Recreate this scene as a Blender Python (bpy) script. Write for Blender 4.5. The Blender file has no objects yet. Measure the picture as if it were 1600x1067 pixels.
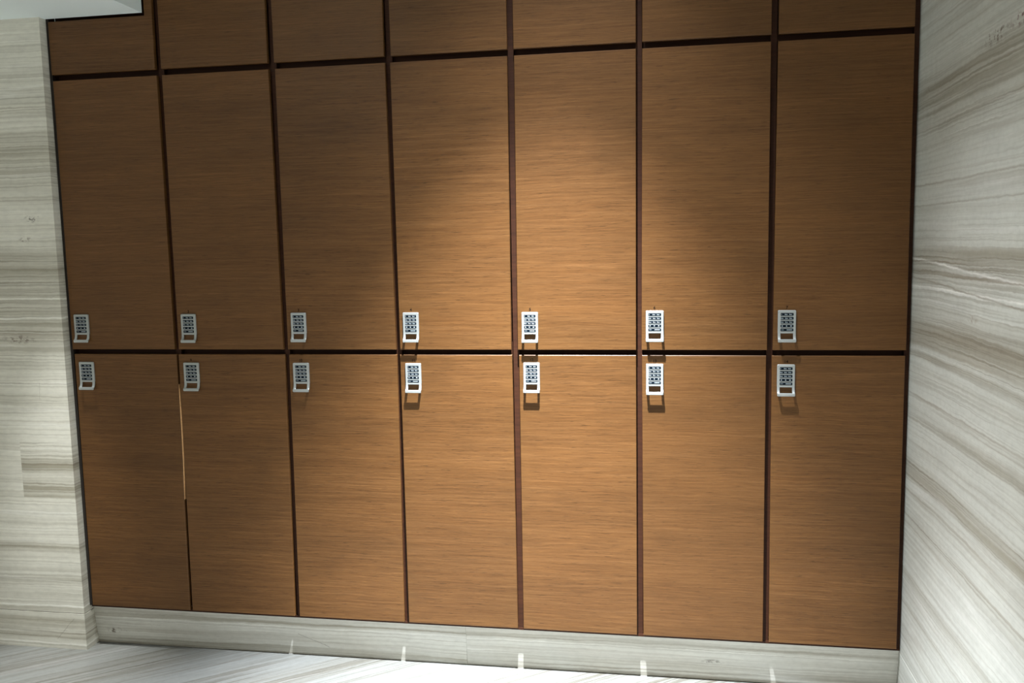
import bpy, bmesh, math
from mathutils import Vector, Matrix
S = bpy.context.scene
COL = S.collection

# ------------------------------------------------------------------ helpers
def link(name, bm, mats, parent=None, smooth=False):
    bmesh.ops.recalc_face_normals(bm, faces=bm.faces)
    me = bpy.data.meshes.new(name)
    bm.to_mesh(me); bm.free()
    if not isinstance(mats, (list, tuple)): mats = [mats]
    for m in mats: me.materials.append(m)
    if smooth:
        for p in me.polygons: p.use_smooth = True
    o = bpy.data.objects.new(name, me)
    COL.objects.link(o)
    if parent: o.parent = parent
    return o

def empty(name, loc, label=None, cat=None, group=None):
    o = bpy.data.objects.new(name, None); COL.objects.link(o)
    o.empty_display_size = 0.05
    o.location = loc
    if label: o['label'] = label
    if cat: o['category'] = cat
    if group: o['group'] = group
    return o

def box(bm, a, b, mat=0, slab=None):
    x0,y0,z0 = a; x1,y1,z1 = b
    if slab is not None: L = bm.faces.layers.float.get('slab') or bm.faces.layers.float.new('slab')
    v = [bm.verts.new(p) for p in ((x0,y0,z0),(x1,y0,z0),(x1,y1,z0),(x0,y1,z0),
                                   (x0,y0,z1),(x1,y0,z1),(x1,y1,z1),(x0,y1,z1))]
    fs = [bm.faces.new([v[i] for i in q]) for q in
          ((0,1,2,3),(4,5,6,7),(0,1,5,4),(1,2,6,5),(2,3,7,6),(3,0,4,7))]
    for f in fs: f.material_index = mat
    if slab is not None:
        for f in fs: f[L] = slab
    return v

def bevel_all(bm, w, seg=2):
    bmesh.ops.bevel(bm, geom=list(bm.edges), offset=w, segments=seg, affect='EDGES', clamp_overlap=True)

def prism(bm, outline, y_front, y_back, cham=0.001, mat=0):
    """outline: (x, z) polygon, counter-clockwise; front faces -y with a small chamfer."""
    n = len(outline)
    ins = []
    for i in range(n):
        p = Vector(outline[i]); a = Vector(outline[i-1]); b = Vector(outline[(i+1) % n])
        d1 = (p-a).normalized(); d2 = (b-p).normalized()
        n1 = Vector((-d1.y, d1.x)); n2 = Vector((-d2.y, d2.x))
        m = (n1+n2); m = m/max(m.dot(n1), 1e-6)
        ins.append(p + m*cham)
    L0 = [bm.verts.new((p[0], y_back, p[1])) for p in outline]
    L1 = [bm.verts.new((p[0], y_front+cham, p[1])) for p in outline]
    L2 = [bm.verts.new((p[0], y_front, p[1])) for p in ins]
    fs = [bm.faces.new(L2), bm.faces.new(L0[::-1])]
    for A, B in ((L0, L1), (L1, L2)):
        for i in range(n):
            j = (i+1) % n
            fs.append(bm.faces.new((A[i], A[j], B[j], B[i])))
    for f in fs: f.material_index = mat

def rrect(x0, x1, z0, z1, r, k=4):
    out = []
    for cx, cz, a0 in ((x1-r, z0+r, -90), (x1-r, z1-r, 0), (x0+r, z1-r, 90), (x0+r, z0+r, 180)):
        for i in range(k+1):
            a = math.radians(a0 + 90*i/k)
            out.append((cx + r*math.cos(a), cz + r*math.sin(a)))
    return out

# ------------------------------------------------------------------ materials
class NT:
    def __init__(s, name):
        s.m = bpy.data.materials.new(name); s.m.use_nodes = True
        s.t = s.m.node_tree; s.b = s.t.nodes['Principled BSDF']
    def n(s, typ, **kw):
        nd = s.t.nodes.new(typ)
        for k, v in kw.items():
            if k in nd.inputs: nd.inputs[k].default_value = v
            else: setattr(nd, k, v)
        return nd
    def l(s, a, b): s.t.links.new(a, b)
    def math(s, op, a, b=None, clamp=False):
        nd = s.t.nodes.new('ShaderNodeMath'); nd.operation = op; nd.use_clamp = clamp
        for i, v in enumerate((a, b)):
            if v is None: continue
            if isinstance(v, (int, float)): nd.inputs[i].default_value = v
            else: s.l(v, nd.inputs[i])
        return nd.outputs[0]
    def noise(s, vec, scale=1, detail=4, rough=.55, dist=0):
        nd = s.n('ShaderNodeTexNoise'); s.l(vec, nd.inputs['Vector'])
        nd.inputs['Scale'].default_value = scale; nd.inputs['Detail'].default_value = detail
        nd.inputs['Roughness'].default_value = rough; nd.inputs['Distortion'].default_value = dist
        return nd.outputs['Fac']
    def mul(s, vec, v):
        nd = s.n('ShaderNodeVectorMath', operation='MULTIPLY'); s.l(vec, nd.inputs[0]); nd.inputs[1].default_value = v
        return nd.outputs[0]
    def add(s, a, b):
        nd = s.n('ShaderNodeVectorMath', operation='ADD')
        for i, v in enumerate((a, b)):
            if isinstance(v, tuple): nd.inputs[i].default_value = v
            else: s.l(v, nd.inputs[i])
        return nd.outputs[0]
    def ramp(s, fac, stops):
        nd = s.n('ShaderNodeValToRGB'); s.l(fac, nd.inputs[0])
        e = nd.color_ramp.elements
        while len(e) < len(stops): e.new(0.5)
        for el, (p, c) in zip(e, stops):
            el.position = p
            el.color = (c, c, c, 1) if isinstance(c, (int, float)) else (*c, 1)
        return nd.outputs[0]
    def mix(s, fac, a, b, mode='MIX'):
        nd = s.n('ShaderNodeMix', data_type='RGBA', blend_type=mode)
        for sock, v in ((nd.inputs[0], fac), (nd.inputs[6], a), (nd.inputs[7], b)):
            if isinstance(v, (int, float)): sock.default_value = v
            elif isinstance(v, tuple): sock.default_value = (*v, 1)
            else: s.l(v, sock)
        return nd.outputs[2]
    def set(s, **kw):
        for k, v in kw.items():
            k = k.replace('_', ' ')
            if isinstance(v, (int, float)): s.b.inputs[k].default_value = v
            elif isinstance(v, tuple): s.b.inputs[k].default_value = (*v, 1) if len(v) == 3 else v
            else: s.l(v, s.b.inputs[k])
    def bump(s, h, strength, dist=.001):
        nd = s.n('ShaderNodeBump'); s.l(h, nd.inputs['Height'])
        nd.inputs['Strength'].default_value = strength; nd.inputs['Distance'].default_value = dist
        s.l(nd.outputs[0], s.b.inputs['Normal'])

def wood():
    w = NT('teak_veneer')
    tc = w.n('ShaderNodeTexCoord').outputs['Object']
    rnd = w.n('ShaderNodeObjectInfo').outputs['Random']
    cmb = w.n('ShaderNodeCombineXYZ')
    for i, k in enumerate((37.0, 11.0, 53.0)): w.l(w.math('MULTIPLY', rnd, k), cmb.inputs[i])
    warp = w.noise(w.add(w.mul(tc, (3.0, 1, 7.0)), cmb.outputs[0]), 1, 2)
    wz = w.n('ShaderNodeCombineXYZ'); w.l(w.math('MULTIPLY', warp, .016), wz.inputs[2])
    p = w.add(w.add(tc, wz.outputs[0]), cmb.outputs[0])
    broad = w.noise(w.mul(p, (0.9, 1, 9.0)), 1, 3, .5)
    band  = w.noise(w.mul(p, (3.2, 1, 165.0)), 1, 5, .68)
    fine  = w.noise(w.mul(p, (13.0, 1, 380.0)), 1, 4, .75)
    fleck = w.noise(w.mul(p, (26.0, 1, 420.0)), 1, 2, .5)
    blot  = w.noise(w.mul(p, (7.0, 1, 15.0)), 1, 2, .5)
    c = w.ramp(band, ((.22, WOOD_D), (.5, WOOD_M), (.80, WOOD_L)))
    c = w.mix(.85, c, w.ramp(broad, ((.3, .86), (.7, 1.12))), 'MULTIPLY')
    c = w.mix(.85, c, w.ramp(fine, ((.3, .72), (.52, 1.0), (.72, 1.28))), 'MULTIPLY')
    c = w.mix(.6, c, w.ramp(fleck, ((.30, .45), (.38, 1.0))), 'MULTIPLY')
    c = w.mix(.5, c, w.ramp(fleck, ((.66, 1.0), (.76, 1.5))), 'MULTIPLY')
    c = w.mix(.6, c, w.ramp(blot, ((.28, .88), (.5, 1.02))), 'MULTIPLY')
    c = w.mix(1, c, w.ramp(rnd, ((0, .94), (1, 1.06))), 'MULTIPLY')
    w.set(Base_Color=c, Roughness=.44, Specular_IOR_Level=.30)
    w.bump(fine, .2, .0005)
    return w.m

WOOD_D = (.092, .0378, .0094)
WOOD_M = (.121, .0538, .0152)
WOOD_L = (.163, .077, .0255)

def plain(name, col, rough=.5, metal=0, spec=.5, noisy=0.0):
    w = NT(name)
    if noisy:
        tc = w.n('ShaderNodeTexCoord').outputs['Object']
        f = w.noise(w.mul(tc, (8, 8, 120)), 1, 3)
        w.set(Base_Color=w.mix(noisy, col, w.ramp(f, ((.3, .4), (.7, 1.4))), 'MULTIPLY'))
    else: w.set(Base_Color=col)
    w.set(Roughness=rough, Metallic=metal, Specular_IOR_Level=spec)
    return w.m

def stone(name, rot=0.0, rough=.4, contrast=1.0, tint=(.74, .725, .655), seed=0.0,
          bands=None, patch=None, lines=(), marks=(), cracks=()):
    """pale wood-vein marble: bands stretched along one direction"""
    w = NT(name)
    geo = w.n('ShaderNodeNewGeometry').outputs['Position']
    at = w.n('ShaderNodeAttribute', attribute_name='slab').outputs['Fac']
    if name.startswith('floor'):
        al = (math.cos(rot), math.sin(rot), 0); ac = (-math.sin(rot), math.cos(rot), 0)
    else:
        al = (.8, 1.0, 0.0); ac = (0.0, 0, 1)
    def dot(v):
        nd = w.n('ShaderNodeVectorMath', operation='DOT_PRODUCT'); w.l(geo, nd.inputs[0]); nd.inputs[1].default_value = v
        return nd.outputs['Value']
    u = w.math('ADD', dot(al), w.math('MULTIPLY', at, 3.7)); v = w.math('ADD', dot(ac), w.math('MULTIPLY', at, 5.3))
    cb = w.n('ShaderNodeCombineXYZ'); w.l(u, cb.inputs[0]); w.l(v, cb.inputs[2]); cb.inputs[1].default_value = seed
    P = cb.outputs[0]
    wa = w.math('MULTIPLY', w.math('SUBTRACT', w.noise(w.mul(P, (1.3, 1, 3.0)), 1, 3, .5), .5), .04)
    wb = w.math('MULTIPLY', w.math('SUBTRACT', w.noise(w.mul(P, (18, 1, 40)), 1, 4, .65), .5), .011)
    cz = w.n('ShaderNodeCombineXYZ'); w.l(w.math('ADD', wa, wb), cz.inputs[2])
    Q = w.add(P, cz.outputs[0])
    broad = w.noise(w.mul(Q, (.5, 1, 6.5)), 1, 3, .55)
    mid = w.noise(w.mul(Q, (.4, 1, 32)), 1, 4, .62)
    finev = w.noise(w.mul(Q, (.8, 1, 120)), 1, 3, .6)
    cloud = w.noise(w.mul(P, (4, 1, 12)), 1, 4, .6)
    mott = w.noise(w.mul(P, (45, 1, 70)), 1, 3, .6)
    sepz = w.n('ShaderNodeSeparateXYZ'); w.l(geo, sepz.inputs[0])
    zw = w.math('ADD', sepz.outputs[2], w.math('ADD', w.math('MULTIPLY', wa, .5), wb))   # true height, slightly wavy
    def profile(lst):
        return w.ramp(w.math('MULTIPLY', zw, 1/2.4), [(z/2.4, d) for z, d in lst])
    dens = w.ramp(broad, ((.40, 0.0), (.60, 1.0)))
    if bands:
        dens = profile(bands)
        if patch:
            isp = w.math('MULTIPLY', w.math('GREATER_THAN', at, .5), w.math('LESS_THAN', at, 1.5))
            dens = w.mix(isp, dens, profile(patch))
    k = contrast
    q = tint[1]/.73
    sc = lambda c: tuple(x*q for x in c)
    brn = sc((.46, .43, .35))
    if bands: c = w.mix(w.math('MULTIPLY', w.math('MULTIPLY', dens, w.ramp(mid, ((.36, .35), (.60, 1.0)))), .80*k, True), tint, sc((.34, .315, .245)))
    else: c = w.mix(w.math('MULTIPLY', w.ramp(broad, ((.44, 0.0), (.68, 1.0))), .42*k), tint, brn)
    c = w.mix(w.math('MULTIPLY', w.ramp(mid, ((.50, 0.0), (.68, 1.0))), w.math('MULTIPLY', w.math('ADD', w.math('MULTIPLY', dens, .8), .2), .75*k)), c, sc((.37, .34, .265)))
    fl = w.math('MULTIPLY', w.ramp(finev, ((.48, 0.0), (.62, 1.0))), w.math('MULTIPLY', w.math('ADD', w.math('MULTIPLY', dens, .85), .15), .75*k))
    c = w.mix(fl, c, sc((.27, .24, .18)))
    rk = .5*k if bands else k
    # thin dark ridge lines and thin pale ones
    r1 = w.noise(w.mul(Q, (.18, 1, 11)), 1, 3, .5)
    ln = w.ramp(w.math('ABSOLUTE', w.math('SUBTRACT', r1, .53)), ((0, 1.0), (.012, 0.0)))
    c = w.mix(w.math('MULTIPLY', ln, w.math('MULTIPLY', cloud, .85*rk)), c, sc((.33, .28, .22)))
    r2 = w.noise(w.add(w.mul(Q, (.2, 1, 10)), (7, 3, 1)), 1, 3, .5)
    lw = w.ramp(w.math('ABSOLUTE', w.math('SUBTRACT', r2, .47)), ((0, 1.0), (.014, 0.0)))
    c = w.mix(w.math('MULTIPLY', lw, .5*rk), c, sc((.90, .89, .85)))
    for z0, hw, st, tilt in lines:
        zz = w.math('ADD', zw, w.math('MULTIPLY', u, -tilt))
        f = w.math('SUBTRACT', 1.0, w.math('MULTIPLY', w.math('ABSOLUTE', w.math('SUBTRACT', zz, z0)), 1/hw), True)
        f = w.math('MULTIPLY', w.math('MULTIPLY', f, abs(st)), w.ramp(cloud, ((.25, .45), (.6, 1.0))))
        c = w.mix(f, c, sc((.30, .26, .20)) if st > 0 else sc((.97, .96, .90)))
    for (cx, cy, cz_), (hx, hy, hz), col, st in marks:      # mineral stains of their own shape
        dd = w.n('ShaderNodeVectorMath', operation='SUBTRACT'); w.l(geo, dd.inputs[0]); dd.inputs[1].default_value = (cx, cy, cz_)
        ln_ = w.n('ShaderNodeVectorMath', operation='LENGTH'); w.l(w.mul(dd.outputs[0], (1/hx, 1/hy, 1/hz)), ln_.inputs[0])
        nn = w.noise(w.mul(geo, (60, 60, 75)), 1, 4, .65)
        f = w.math('MULTIPLY', w.math('SUBTRACT', 1.0, ln_.outputs['Value'], True), 1.6, True)
        f = w.math('MULTIPLY', w.math('MULTIPLY', f, w.ramp(nn, ((.50, 0.0), (.58, 1.0)))), st)
        c = w.mix(f, c, col)
    for (ax, az), (bx, bz), hw, st in cracks:               # hair cracks across the face
        L_ = math.hypot(bx-ax, bz-az); dx, dz = (bx-ax)/L_, (bz-az)/L_
        def lin(vec, off):
            q_ = w.n('ShaderNodeVectorMath', operation='DOT_PRODUCT'); w.l(geo, q_.inputs[0]); q_.inputs[1].default_value = vec
            return w.math('ADD', q_.outputs['Value'], off)
        tt = lin((dx, 0, dz), -(ax*dx+az*dz)); ss = w.math('ADD', lin((-dz, 0, dx), ax*dz-az*dx), w.math('MULTIPLY', w.math('SUBTRACT', mott, .5), .008))
        f = w.math('SUBTRACT', 1.0, w.math('MULTIPLY', w.math('ABSOLUTE', ss), 1/hw), True)
        f = w.math('MULTIPLY', f, w.math('MULTIPLY', w.math('GREATER_THAN', tt, 0.0), w.math('LESS_THAN', tt, L_)))
        c = w.mix(w.math('MULTIPLY', f, st), c, (.16, .13, .10))
    c = w.mix(.35*k, c, w.ramp(cloud, ((.3, .80), (.65, 1.08))), 'MULTIPLY')
    c = w.mix(.3*k, c, w.ramp(mott, ((.3, .82), (.6, 1.05))), 'MULTIPLY')
    sp = w.noise(w.mul(P, (14, 1, 22)), 1, 2, .5)
    c = w.mix(w.math('MULTIPLY', w.ramp(sp, ((.765, 0.0), (.80, 1.0))), .6), c, sc((.27, .21, .15)))
    w.set(Base_Color=c, Roughness=rough, Specular_IOR_Level=.4)
    return w.m

M_wood = wood()
M_frame = plain('dark_stained_frame', (.040, .0125, .0042), .6, spec=.22, noisy=.5)
M_body = plain('cabinet_interior', (.012, .007, .004), .8)
M_sliver = plain('painted_light_sliver', (.62, .34, .15), .5, noisy=.3)  # pale orange stands in for light falling into the joint
M_stone = stone('wall_marble', contrast=1.25, seed=2.0, tint=(.82, .80, .715),
    bands=[(0,.5),(.03,.15),(.045,.7),(.10,.65),(.13,.2),(.145,.5),(.165,.05),(.21,.35),(.245,.15),(.26,.75),(.285,.15),(.365,.1),(.385,.6),(.41,.1),(.56,.12),(.90,.08),
           (.937,.45),(.965,.1),(1.06,.2),(1.13,.55),(1.20,.85),(1.235,.3),(1.265,.7),(1.31,.7),(1.43,.75),(1.46,.25),(1.60,.1),(1.74,.6),(1.84,.75),(1.88,.15),(1.965,.4),(2.1,.12)],
    patch=[(.56,.6),(.575,.85),(.615,.75),(.635,.3),(.66,.3),(.675,.95),(.72,.85),(.735,.4),(.775,.35)],
    lines=[(1.288,.005,-.75,0),(1.222,.005,-.8,.02),(1.634,.004,.7,0),(.988,.003,.55,0),(.555,.003,.5,0),(.163,.004,-.8,0),(.021,.005,-.7,0),(1.16,.004,.7,-.02),(1.20,.003,.7,0),(2.045,.003,-.6,0)],
    marks=[((-.095,-.031,1.569),(.035,.05,.016),(.12,.10,.08),.9),((-.127,-.031,1.496),(.03,.05,.014),(.2,.16,.12),.7),((-.18,-.031,1.147),(.08,.05,.02),(.2,.15,.12),.7)],
    cracks=[((-.052,.1186),(-.127,.0357),.0012,.6),((-.117,.99),(-.122,.93),.0010,.5)])
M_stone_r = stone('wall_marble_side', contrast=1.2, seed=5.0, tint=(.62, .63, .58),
    bands=[(0,.2),(.13,.15),(.30,.12),(.318,.3),(.335,.05),(.415,.35),(.44,.05),(.58,.15),(.597,.7),(.615,.15),(.715,.2),(.735,.7),(.775,.75),(.80,.15),(.90,.1),(.91,.4),
           (.975,.15),(1.08,.2),(1.12,.6),(1.20,.85),(1.225,.25),(1.33,.3),(1.345,.75),(1.40,.75),(1.43,.25),(1.50,.05),(1.70,.1),(1.76,.6),(1.80,.35),(1.83,.7),(1.88,.6),(1.91,.15)],
    lines=[(1.304,.006,-.85,.0),(1.262,.006,-.85,.055),(1.217,.004,.75,.05),(1.378,.004,.75,0),(1.342,.004,.8,0),(1.595,.005,.65,0),(1.537,.004,.6,0),(.98,.004,.5,0),(.905,.003,.45,0),
           (.60,.003,.5,0),(.424,.003,.5,0),(.32,.003,.45,0),(.755,.003,.5,0)],
    marks=[((2.811,-.72,1.905),(.05,.075,.022),(.16,.07,.07),.95),((2.811,-.58,1.898),(.05,.09,.022),(.14,.09,.06),.9),((2.811,-.085,1.862),(.05,.03,.01),(.2,.15,.1),.7),((2.811,-.5,1.245),(.05,.04,.012),(.3,.24,.18),.7)])
M_stone_p = stone('plinth_marble', contrast=1.15, seed=9.0, tint=(.74, .73, .67),
    bands=[(0,.85),(.022,.75),(.034,.3),(.055,.15),(.09,.12),(.108,.2),(.12,.75),(.132,.3),(.147,.1)],
    lines=[(.104,.0022,-.7,0),(.118,.0018,.6,0),(.06,.0016,.45,.003)],
    marks=[((.061,.03,.053),(.034,.05,.016),(.13,.10,.065),.95),((.105,.03,.05),(.01,.05,.006),(.15,.1,.07),.9),((2.235,.03,.066),(.045,.05,.012),(.2,.18,.15),.8)],
    cracks=[((.787,.080),(.903,.0343),.0012,.75)])
M_floor = stone('floor_marble', rot=math.radians(37), rough=.3, contrast=1.2, tint=(.145, .150, .142), seed=4.0)
M_white = plain('white_plaster', (.83, .92, .93), .7)
M_joint = plain('joint_filler_dark', (.16, .14, .12), .8)
M_joint_l = plain('joint_filler_pale', (.9, .9, .86), .8)
M_silver = plain('silver_plastic', (.385, .405, .395), .36, metal=.3)
M_key = plain('keypad_black', (.004, .009, .015), .45, spec=.12)
M_sym = plain('keypad_white_print', (.42, .48, .52), .6)
M_num = plain('dark_number_print', (.012, .007, .004), .8, spec=.1)

# ------------------------------------------------------------------ room shell
def structure(name, bm, mats, parent=None):
    o = link(name, bm, mats, parent)
    if not parent: o['kind'] = 'structure'
    return o

X_L, X_R = -.010, 2.811
Y_NEAR = -3.4
Z_SOF, Z_CEIL = 2.243, 3.60

bm = bmesh.new(); box(bm, (-2.2, Y_NEAR, -.06), (3.0, .62, 0), slab=0.0)
structure('floor', bm, M_floor)

# left return wall: slabs of marble with a butt joint, then the skirting course
bm = bmesh.new()
box(bm, (-.2165, -.031, .57), (X_L, .56, .775), slab=1.0)
box(bm, (-.2165, -.031, .139), (X_L, .56, .57), slab=0.0)
box(bm, (-2.2, -.031, .139), (-.2165, .56, .775), slab=0.0)
box(bm, (-2.2, -.031, .775), (X_L, .56, Z_SOF), slab=0.0)
structure('wall_left', bm, M_stone)
bm = bmesh.new()
box(bm, (-2.2, -.0318, 0), (X_L+.0008, .56, .1365), slab=2.0)
structure('baseboard_left', bm, M_stone)
bm = bmesh.new(); box(bm, (-2.2, -.030, .1365), (X_L-.001, .55, .139))
structure('trim_1', bm, M_joint)

bm = bmesh.new(); box(bm, (X_R, Y_NEAR, .139), (3.0, .56, Z_CEIL), slab=0.0)
structure('wall_right', bm, M_stone_r)
bm = bmesh.new(); box(bm, (X_R, Y_NEAR, 0), (3.0, .56, .1365), slab=2.3)
structure('baseboard_right', bm, M_stone_r)
bm = bmesh.new(); box(bm, (X_R+.0004, Y_NEAR, .1365), (2.99, .55, .139))
structure('trim_2', bm, M_joint_l)

bm = bmesh.new(); box(bm, (-2.2, .56, 0), (3.0, .62, Z_CEIL))
structure('wall_back', bm, M_white)

# marble plinth under the lockers (two lengths, top leans out a little)
bm = bmesh.new()
L = bm.faces.layers.float.new('slab')
for x0, x1, s in ((X_L+.001, 1.4027, 3.1), (1.4033, X_R-.0005, 4.4)):
    v = [bm.verts.new(p) for p in ((x0,.039,0),(x1,.039,0),(x1,.07,0),(x0,.07,0),(x0,.021,.147),(x1,.021,.147),(x1,.07,.147),(x0,.07,.147))]
    for q in ((0,1,2,3),(4,5,6,7),(0,1,5,4),(1,2,6,5),(2,3,7,6),(3,0,4,7)):
        f = bm.faces.new([v[i] for i in q]); f[L] = s
structure('baseboard_back', bm, M_stone_p)

# ceiling: high plaster field and the lowered bulkhead on the left
bm = bmesh.new()
box(bm, (.3525, Y_NEAR, Z_CEIL), (3.0, .62, Z_CEIL+.08))
box(bm, (-2.2, Y_NEAR, Z_SOF), (.3525, -.001, Z_CEIL+.08))
structure('ceiling', bm, M_white)
bm = bmesh.new(); box(bm, (.3535, .002, 2.985), (X_R, .55, Z_CEIL))     # plaster header over the cabinets
structure('trim_3', bm, M_white)

# ------------------------------------------------------------------ locker frame (continuous uprights and rails)
ZB, ZM, ZT, ZTOP = .16, 1.099, 2.0465, 2.98
frame = empty('locker_frame', (1.4, .0125, .146),
              'dark brown wooden frame of uprights and rails behind the locker doors', 'locker frame')
fo = Vector(frame.location)
def fbox(name, a, b):
    bm = bmesh.new()
    box(bm, Vector(a)-fo, Vector(b)-fo)
    return link(name, bm, M_frame, frame)
gx = [(-.0085, .001)] + [(c-.0095, c+.0095) for c in (.4015, .8045, 1.2010, 1.5985, 1.9975, 2.3985)] + [(2.795, X_R-.001)]
for a, b in gx: fbox('upright', (a, .0145, .1572), (b, .034, ZTOP))
fbox('rail', (-.0085, .0125, .1488), (X_R-.001, .034, .157))
bm = bmesh.new(); box(bm, Vector((-.0096, .0030, .1572))-fo, Vector((.0008, .0143, ZTOP))-fo)  # added black strip makes the gap by the pillar read dark
link('dark_gap_strip', bm, M_body, frame)['label'] = 'black strip darkening the gap beside the stone pillar'
fbox('rail', (-.0085, .0345, ZM-.03), (X_R-.001, .05, ZM+.03))
fbox('rail', (-.0085, .0345, ZT-.03), (X_R-.001, .05, ZT+.03))
fbox('backing_panel', (-.0085, .0502, .1572), (X_R-.001, .0512, ZTOP))

# ------------------------------------------------------------------ doors measured off the wall: (xL bottom, xR bottom, xL top, xR top)
LOW = [(.0034,.3913,.0060,.4000), (.4009,.7913,.4077,.8007), (.8093,1.1915,.8157,1.1968), (1.2086,1.5893,1.2082,1.5866),
       (1.6089,1.9881,1.6098,1.9873), (2.0091,2.3896,2.0060,2.3879), (2.4088,2.7971,2.4054,2.7953)]
UPP = [(.0028,.3961,.0046,.3925), (.4122,.7975,.4118,.7924), (.8146,1.1955,.8155,1.1905), (1.2102,1.5850,1.2079,1.5892),
       (1.6066,1.9873,1.6110,1.9891), (2.0049,2.3900,2.0085,2.3892), (2.4071,2.7968,2.4100,2.7929)]
TOP = [(.0021,.3880,.0021,.3927), (.4104,.7908,.4113,.7914), (.8132,1.1885,.8124,1.1900), (1.2105,1.5896,1.2091,1.5895),
       (1.6095,1.9891,1.6097,1.9904), (2.0085,2.3898,2.0097,2.3895), (2.4108,2.7923,2.4097,2.7928)]
zl0, zl1 = .1593, 1.0906
zu0, zu1 = 1.1082, 2.0364
zt0, zt1 = 2.0570, 2.965
LT = .0545          # lock plate width
LOCK_U = [(.0199,1.2320), (.4295,1.2312), (.8319,1.2333), (1.2242,1.2321), (1.6216,1.2309), (2.0181,1.2336), (2.4201,1.2322)]
LOCK_L = [(.0246,1.0625), (.4267,1.0618), (.8302,1.0623), (1.2262,1.0628), (1.6239,1.0664), (2.0188,1.0639), (2.4207,1.0636)]
LOCK_WU = [.0560,.0548,.0535,.0534,.0530,.0555,.0538]
LOCK_WL = [.0570,.0572,.0570,.0537,.0534,.0539,.0533]

def body(parent, x0, x1, z0, z1, o):
    bm = bmesh.new(); t = .006
    y0, y1 = .0515, .50
    box(bm, (x0, y0, z0), (x0+t, y1, z1)); box(bm, (x1-t, y0, z0), (x1, y1, z1))
    box(bm, (x0+t, y0, z0), (x1-t, y1, z0+t)); box(bm, (x0+t, y0, z1-t), (x1-t, y1, z1))
    box(bm, (x0+t, y1-t, z0+t), (x1-t, y1, z1-t))
    bmesh.ops.translate(bm, verts=bm.verts, vec=-o)
    return link('cabinet_body', bm, M_body, parent)

# prototype lock meshes, origin at the plate's top-left corner on the door face
def strip_bm(i):
    z1 = -.0082 - i*.01195; z0 = z1 - .0086
    bm = bmesh.new()
    prism(bm, rrect(.0078, .0468, z0, z1, .0016), -.0065, -.0056, .0001, 0)
    zc = (z0+z1)/2
    keys = {0: [(.0105,.0012,.0030), (.0245,.0080,.0030), (.0375,.0075,.0030)],
            1: [(.0120,.0075,.0030), (.0255,.0075,.0030), (.0385,.0080,.0030)],
            2: [(.0125,.0078,.0030), (.0255,.0072,.0030), (.0385,.0080,.0030)],
            3: [(.0130,.0036,.0032), (.0260,.0036,.0032), (.0395,.0050,.0032)],
            4: [(.0140,.0080,.0009), (.0345,.0165,.0020)]}[i]
    for kx, kw, kh in keys:
        # every legend is a tall figure followed by smaller letters; here as raised print strokes
        if kw > .006 and i < 3:
            prism(bm, rrect(kx-kw/2, kx-kw/2+.0024, zc-kh/2, zc+kh/2, .0006), -.00662, -.0063, .00005, 1)
            for q in range(3):
                xx = kx-kw/2+.0031+q*.0017
                prism(bm, rrect(xx, xx+.0013, zc-kh/2, zc+kh/2-.0008, .0003), -.00662, -.0063, .00005, 1)
        else:
            prism(bm, rrect(kx-kw/2, kx+kw/2, zc-kh/2, zc+kh/2, min(kh, kw)*.3), -.00662, -.0063, .00005, 1)
    return bm

def plate_bm():
    bm = bmesh.new()
    prism(bm, rrect(0, LT, -.0715, 0, .0034, 5), -.0062, -.0004, .0011)
    # raised shoulders where the handle arms hinge
    return bm

def handle_bm():
    bm = bmesh.new()
    path = [(-.0038,-.0660), (-.0042,-.0740), (-.0052,-.0810), (-.0078,-.0868), (-.0110,-.0905), (-.0134,-.0925)]
    hw = .0018
    for x0, x1 in ((.0002, .0080), (LT-.0080, LT-.0002)):
        rings = []
        for i, (y, z) in enumerate(path):
            a = Vector(path[max(i-1, 0)]); b = Vector(path[min(i+1, len(path)-1)])
            d = (b-a).normalized(); n = Vector((d.y, -d.x))*hw
            ring = [(x0, y+n.x, z+n.y), (x0+.0012, y+n.x*1.35, z+n.y*1.35), (x1-.0012, y+n.x*1.35, z+n.y*1.35), (x1, y+n.x, z+n.y),
                    (x1, y-n.x, z-n.y), (x0, y-n.x, z-n.y)]
            rings.append([bm.verts.new(p) for p in ring])
        for A, B in zip(rings, rings[1:]):
            for i in range(6):
                j = (i+1) % 6; bm.faces.new((A[i], A[j], B[j], B[i]))
        bm.faces.new(rings[0]); bm.faces.new(rings[-1][::-1])
    b2 = bmesh.new()
    box(b2, (0, -.0163, -.0985), (LT, -.0115, -.0885)); bevel_all(b2, .0014, 3)
    me = bpy.data.meshes.new('tmp'); b2.to_mesh(me); b2.free(); bm.from_mesh(me); bpy.data.meshes.remove(me)
    return bm

proto = {}
def keypad(parent, loc, w):
    """lock plate with five key strips and the pull handle; first call builds the meshes"""
    if not proto:
        proto['plate'] = link('keypad_lock', plate_bm(), M_silver)
        proto['handle'] = link('pull_handle', handle_bm(), M_silver, proto['plate'])
        proto['strips'] = [link('key_strip', strip_bm(i), [M_key, M_sym], proto['plate']) for i in range(5)]
        p = proto['plate']
        proto['handle']['label'] = 'silver pull handle below the keypad'
        for k in proto['strips']: k['label'] = 'black strip of white printed keys'
    else:
        p = proto['plate'].copy(); COL.objects.link(p)
        for src in [proto['handle']] + proto['strips']:
            c = src.copy(); COL.objects.link(c); c.parent = p
    p.parent = parent; p.location = loc; p.scale = (w/LT, 1, 1)
    p['label'] = 'silver keypad lock plate'
    return p

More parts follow.
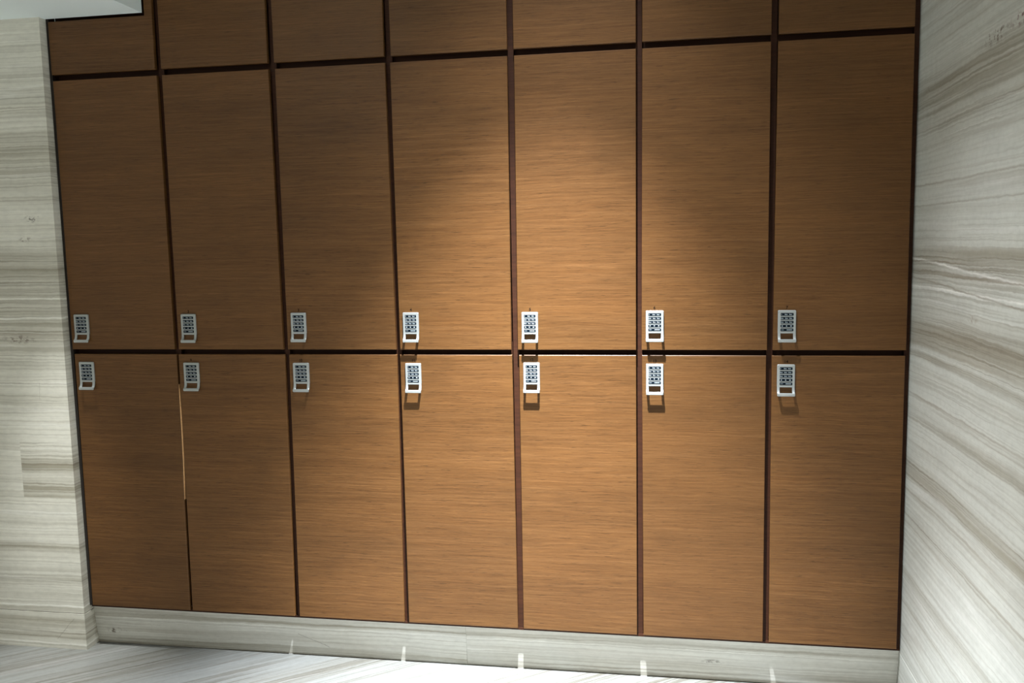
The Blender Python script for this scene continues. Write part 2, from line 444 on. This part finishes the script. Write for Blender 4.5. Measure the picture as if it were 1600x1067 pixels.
def number(parent, txt, x, z, y, o):
    cu = bpy.data.curves.new('number_mark', 'FONT'); cu.body = txt; cu.size = .0125
    cu.align_x = 'CENTER'; cu.extrude = .0001; cu.offset = .0002
    t = bpy.data.objects.new('tmp_text', cu); COL.objects.link(t)
    bpy.context.view_layer.update()
    me = bpy.data.meshes.new_from_object(t.evaluated_get(bpy.context.evaluated_depsgraph_get()))
    bpy.data.objects.remove(t); bpy.data.curves.remove(cu)
    me.transform(Matrix.Rotation(math.pi/2, 4, 'X'))
    me.materials.clear(); me.materials.append(M_num)
    n = bpy.data.objects.new('number_mark', me); COL.objects.link(n); n.parent = parent
    n.location = Vector((x, y, z)) - o
    n['label'] = 'small dark printed number ' + txt
    return n

def door(parent, q, z0, z1, yf, o, extra=None):
    a, b, c, d = q
    out = [(a, z0), (b, z0), (d, z1), (c, z1)] if extra is None else extra
    out = [(x-o.x, z-o.z) for x, z in out]
    bm = bmesh.new(); prism(bm, out, yf-o.y, .0118-o.y, .0012)
    return link('door', bm, M_wood, parent)

cols = ['first', 'second', 'third', 'fourth', 'fifth', 'sixth', 'seventh']
def col_name(i):
    return ('leftmost column, beside the pale stone pillar' if i == 0 else
            'rightmost column, beside the stone side wall' if i == 6 else
            cols[i] + ' column from the left')

for i in range(7):
    # lower tier
    q = LOW[i]; o = Vector(((q[0]+q[1])/2, 0, zl0))
    num = str(8+i)
    lab = ('brown wood lower locker, %s' % col_name(i)) if i == 0 else 'brown wood lower locker numbered %s, %s' % (num, col_name(i))
    t = empty('locker', o, lab, 'locker', 'lower tier lockers')
    d = door(t, q, zl0, zl1, 0.0, o)
    body(t, q[0]+.012, q[1]-.012, zl0+.006, 1.066, o)
    x, z = LOCK_L[i]
    keypad(t, Vector((x, 0, z)) - o, LOCK_WL[i])
    if i: number(t, num, x+.027, z+.0045, -.0003, o)
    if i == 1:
        # sliver of light in the joint beside the second column, modelled as a pale strip
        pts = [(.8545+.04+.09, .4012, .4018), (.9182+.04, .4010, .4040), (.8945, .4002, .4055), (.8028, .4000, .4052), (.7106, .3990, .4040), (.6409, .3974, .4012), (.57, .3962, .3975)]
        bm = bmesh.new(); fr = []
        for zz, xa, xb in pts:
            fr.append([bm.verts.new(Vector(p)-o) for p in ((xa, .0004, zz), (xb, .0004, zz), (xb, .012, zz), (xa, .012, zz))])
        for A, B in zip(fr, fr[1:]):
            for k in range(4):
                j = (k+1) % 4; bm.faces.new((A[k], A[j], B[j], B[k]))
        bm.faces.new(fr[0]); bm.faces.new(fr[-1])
        e = link('light_sliver_strip', bm, M_sliver, t); e['label'] = 'pale strip painted as a sliver of light in the joint'
    # upper tier
    q = UPP[i]; o = Vector(((q[0]+q[1])/2, 0, zu0))
    lab = ('brown wood upper locker, %s' % col_name(i)) if i == 0 else 'brown wood upper locker numbered %d, %s' % (i+1, col_name(i))
    t = empty('locker', o, lab, 'locker', 'upper tier lockers')
    door(t, q, zu0, zu1, -.003, o)
    body(t, q[0]+.012, q[1]-.012, 1.132, 2.012, o)
    x, z = LOCK_U[i]
    keypad(t, Vector((x, -.003, z)) - o, LOCK_WU[i])
    if i: number(t, str(i+1), x+.027, z+.0045, -.0033, o)
    # overhead cabinets
    q = TOP[i]; o = Vector(((q[0]+q[1])/2, 0, zt0))
    lab = ('brown wood overhead door notched around the white ceiling bulkhead, leftmost' if i == 0 else
           'brown wood overhead door without lock, above the upper locker numbered %d' % (i+1))
    t = empty('overhead_cabinet', o, lab, 'cabinet', 'overhead cabinets above the lockers')
    ex = None
    if i == 0:
        zn = 2.233
        ex = [(q[0], zt0), (q[1], zt0), (q[3], zt1), (.3605, zt1), (.3605, zn), (q[0], zn)]
    door(t, q, zt0, zt1, -.003, o, ex)
    body(t, q[0]+.012, q[1]-.012, 2.082, 2.20 if i == 0 else 2.96, o)

# ------------------------------------------------------------------ camera
cam = bpy.data.cameras.new('camera'); co = bpy.data.objects.new('camera', cam); COL.objects.link(co)
cam.sensor_width = 36; cam.lens = 1346.76/1600*36; cam.clip_start = .05
r = Vector((0.98642967, 0.16312189, -0.01864827)); w = Vector((-0.16418421, 0.98020565, -0.1106365))
u = r.cross(w)
m = Matrix((r, u, -w)).transposed().to_4x4()
m.translation = Vector((2.04815684, -2.75049362, 1.44553934))
co.matrix_world = m
S.camera = co

# ------------------------------------------------------------------ lights
def spot(name, loc, target, power, ang, blend, size, col=(1, .97, .92)):
    l = bpy.data.lights.new(name, 'SPOT'); l.energy = power; l.spot_size = math.radians(ang); l.spot_blend = blend
    l.shadow_soft_size = size; l.color = col
    o = bpy.data.objects.new(name, l); COL.objects.link(o); o.location = loc
    o.rotation_euler = (Vector(target)-Vector(loc)).to_track_quat('-Z', 'Y').to_euler()
    return o
def area(name, loc, target, power, sx, sy, col=(1, .98, .94)):
    l = bpy.data.lights.new(name, 'AREA'); l.shape = 'RECTANGLE'; l.size = sx; l.size_y = sy; l.energy = power; l.color = col
    o = bpy.data.objects.new(name, l); COL.objects.link(o); o.location = loc
    o.rotation_euler = (Vector(target)-Vector(loc)).to_track_quat('-Z', 'Y').to_euler()
    return o
spot('downlight_locker', (1.78, -.70, 3.55), (1.68, -.68, 0), 5700, 46.5, 1.0, .02, (.95, 1, 1.07))
spot('downlight_locker_spill', (1.78, -.70, 3.55), (1.78, -.68, 0), 620, 64, 1.0, .02, (.95, 1, 1.07))
spot('fill_corner', (.05, -.27, 2.235), (-.06, -.34, 0), 480, 31, 1.0, .03, (.98, 1, .99))  # added fill, brightens the floor by the left pillar
spot('fill_room', (-.65, -1.45, 2.235), (-.65, -1.45, 0), 900, 54, .8, .06, (1, .98, .90))  # added room fills: light the unseen floor so it bounces onto soffit and doors
spot('fill_room', (.7, -1.9, 3.55), (.7, -1.9, 0), 2200, 52, .8, .06, (1, .98, .90))
spot('fill_room', (1.75, -2.35, 3.55), (1.75, -2.35, 0), 2400, 38, .8, .06, (1, .98, .90))

W = bpy.data.worlds.new('world'); S.world = W; W.use_nodes = True
W.node_tree.nodes['Background'].inputs[0].default_value = (1, .99, .90, 1)
W.node_tree.nodes['Background'].inputs[1].default_value = .43

S.view_settings.view_transform = 'Standard'; S.view_settings.look = 'None'
S.view_settings.gamma = 1; S.view_settings.use_curve_mapping = False
S.view_settings.exposure = 0.0
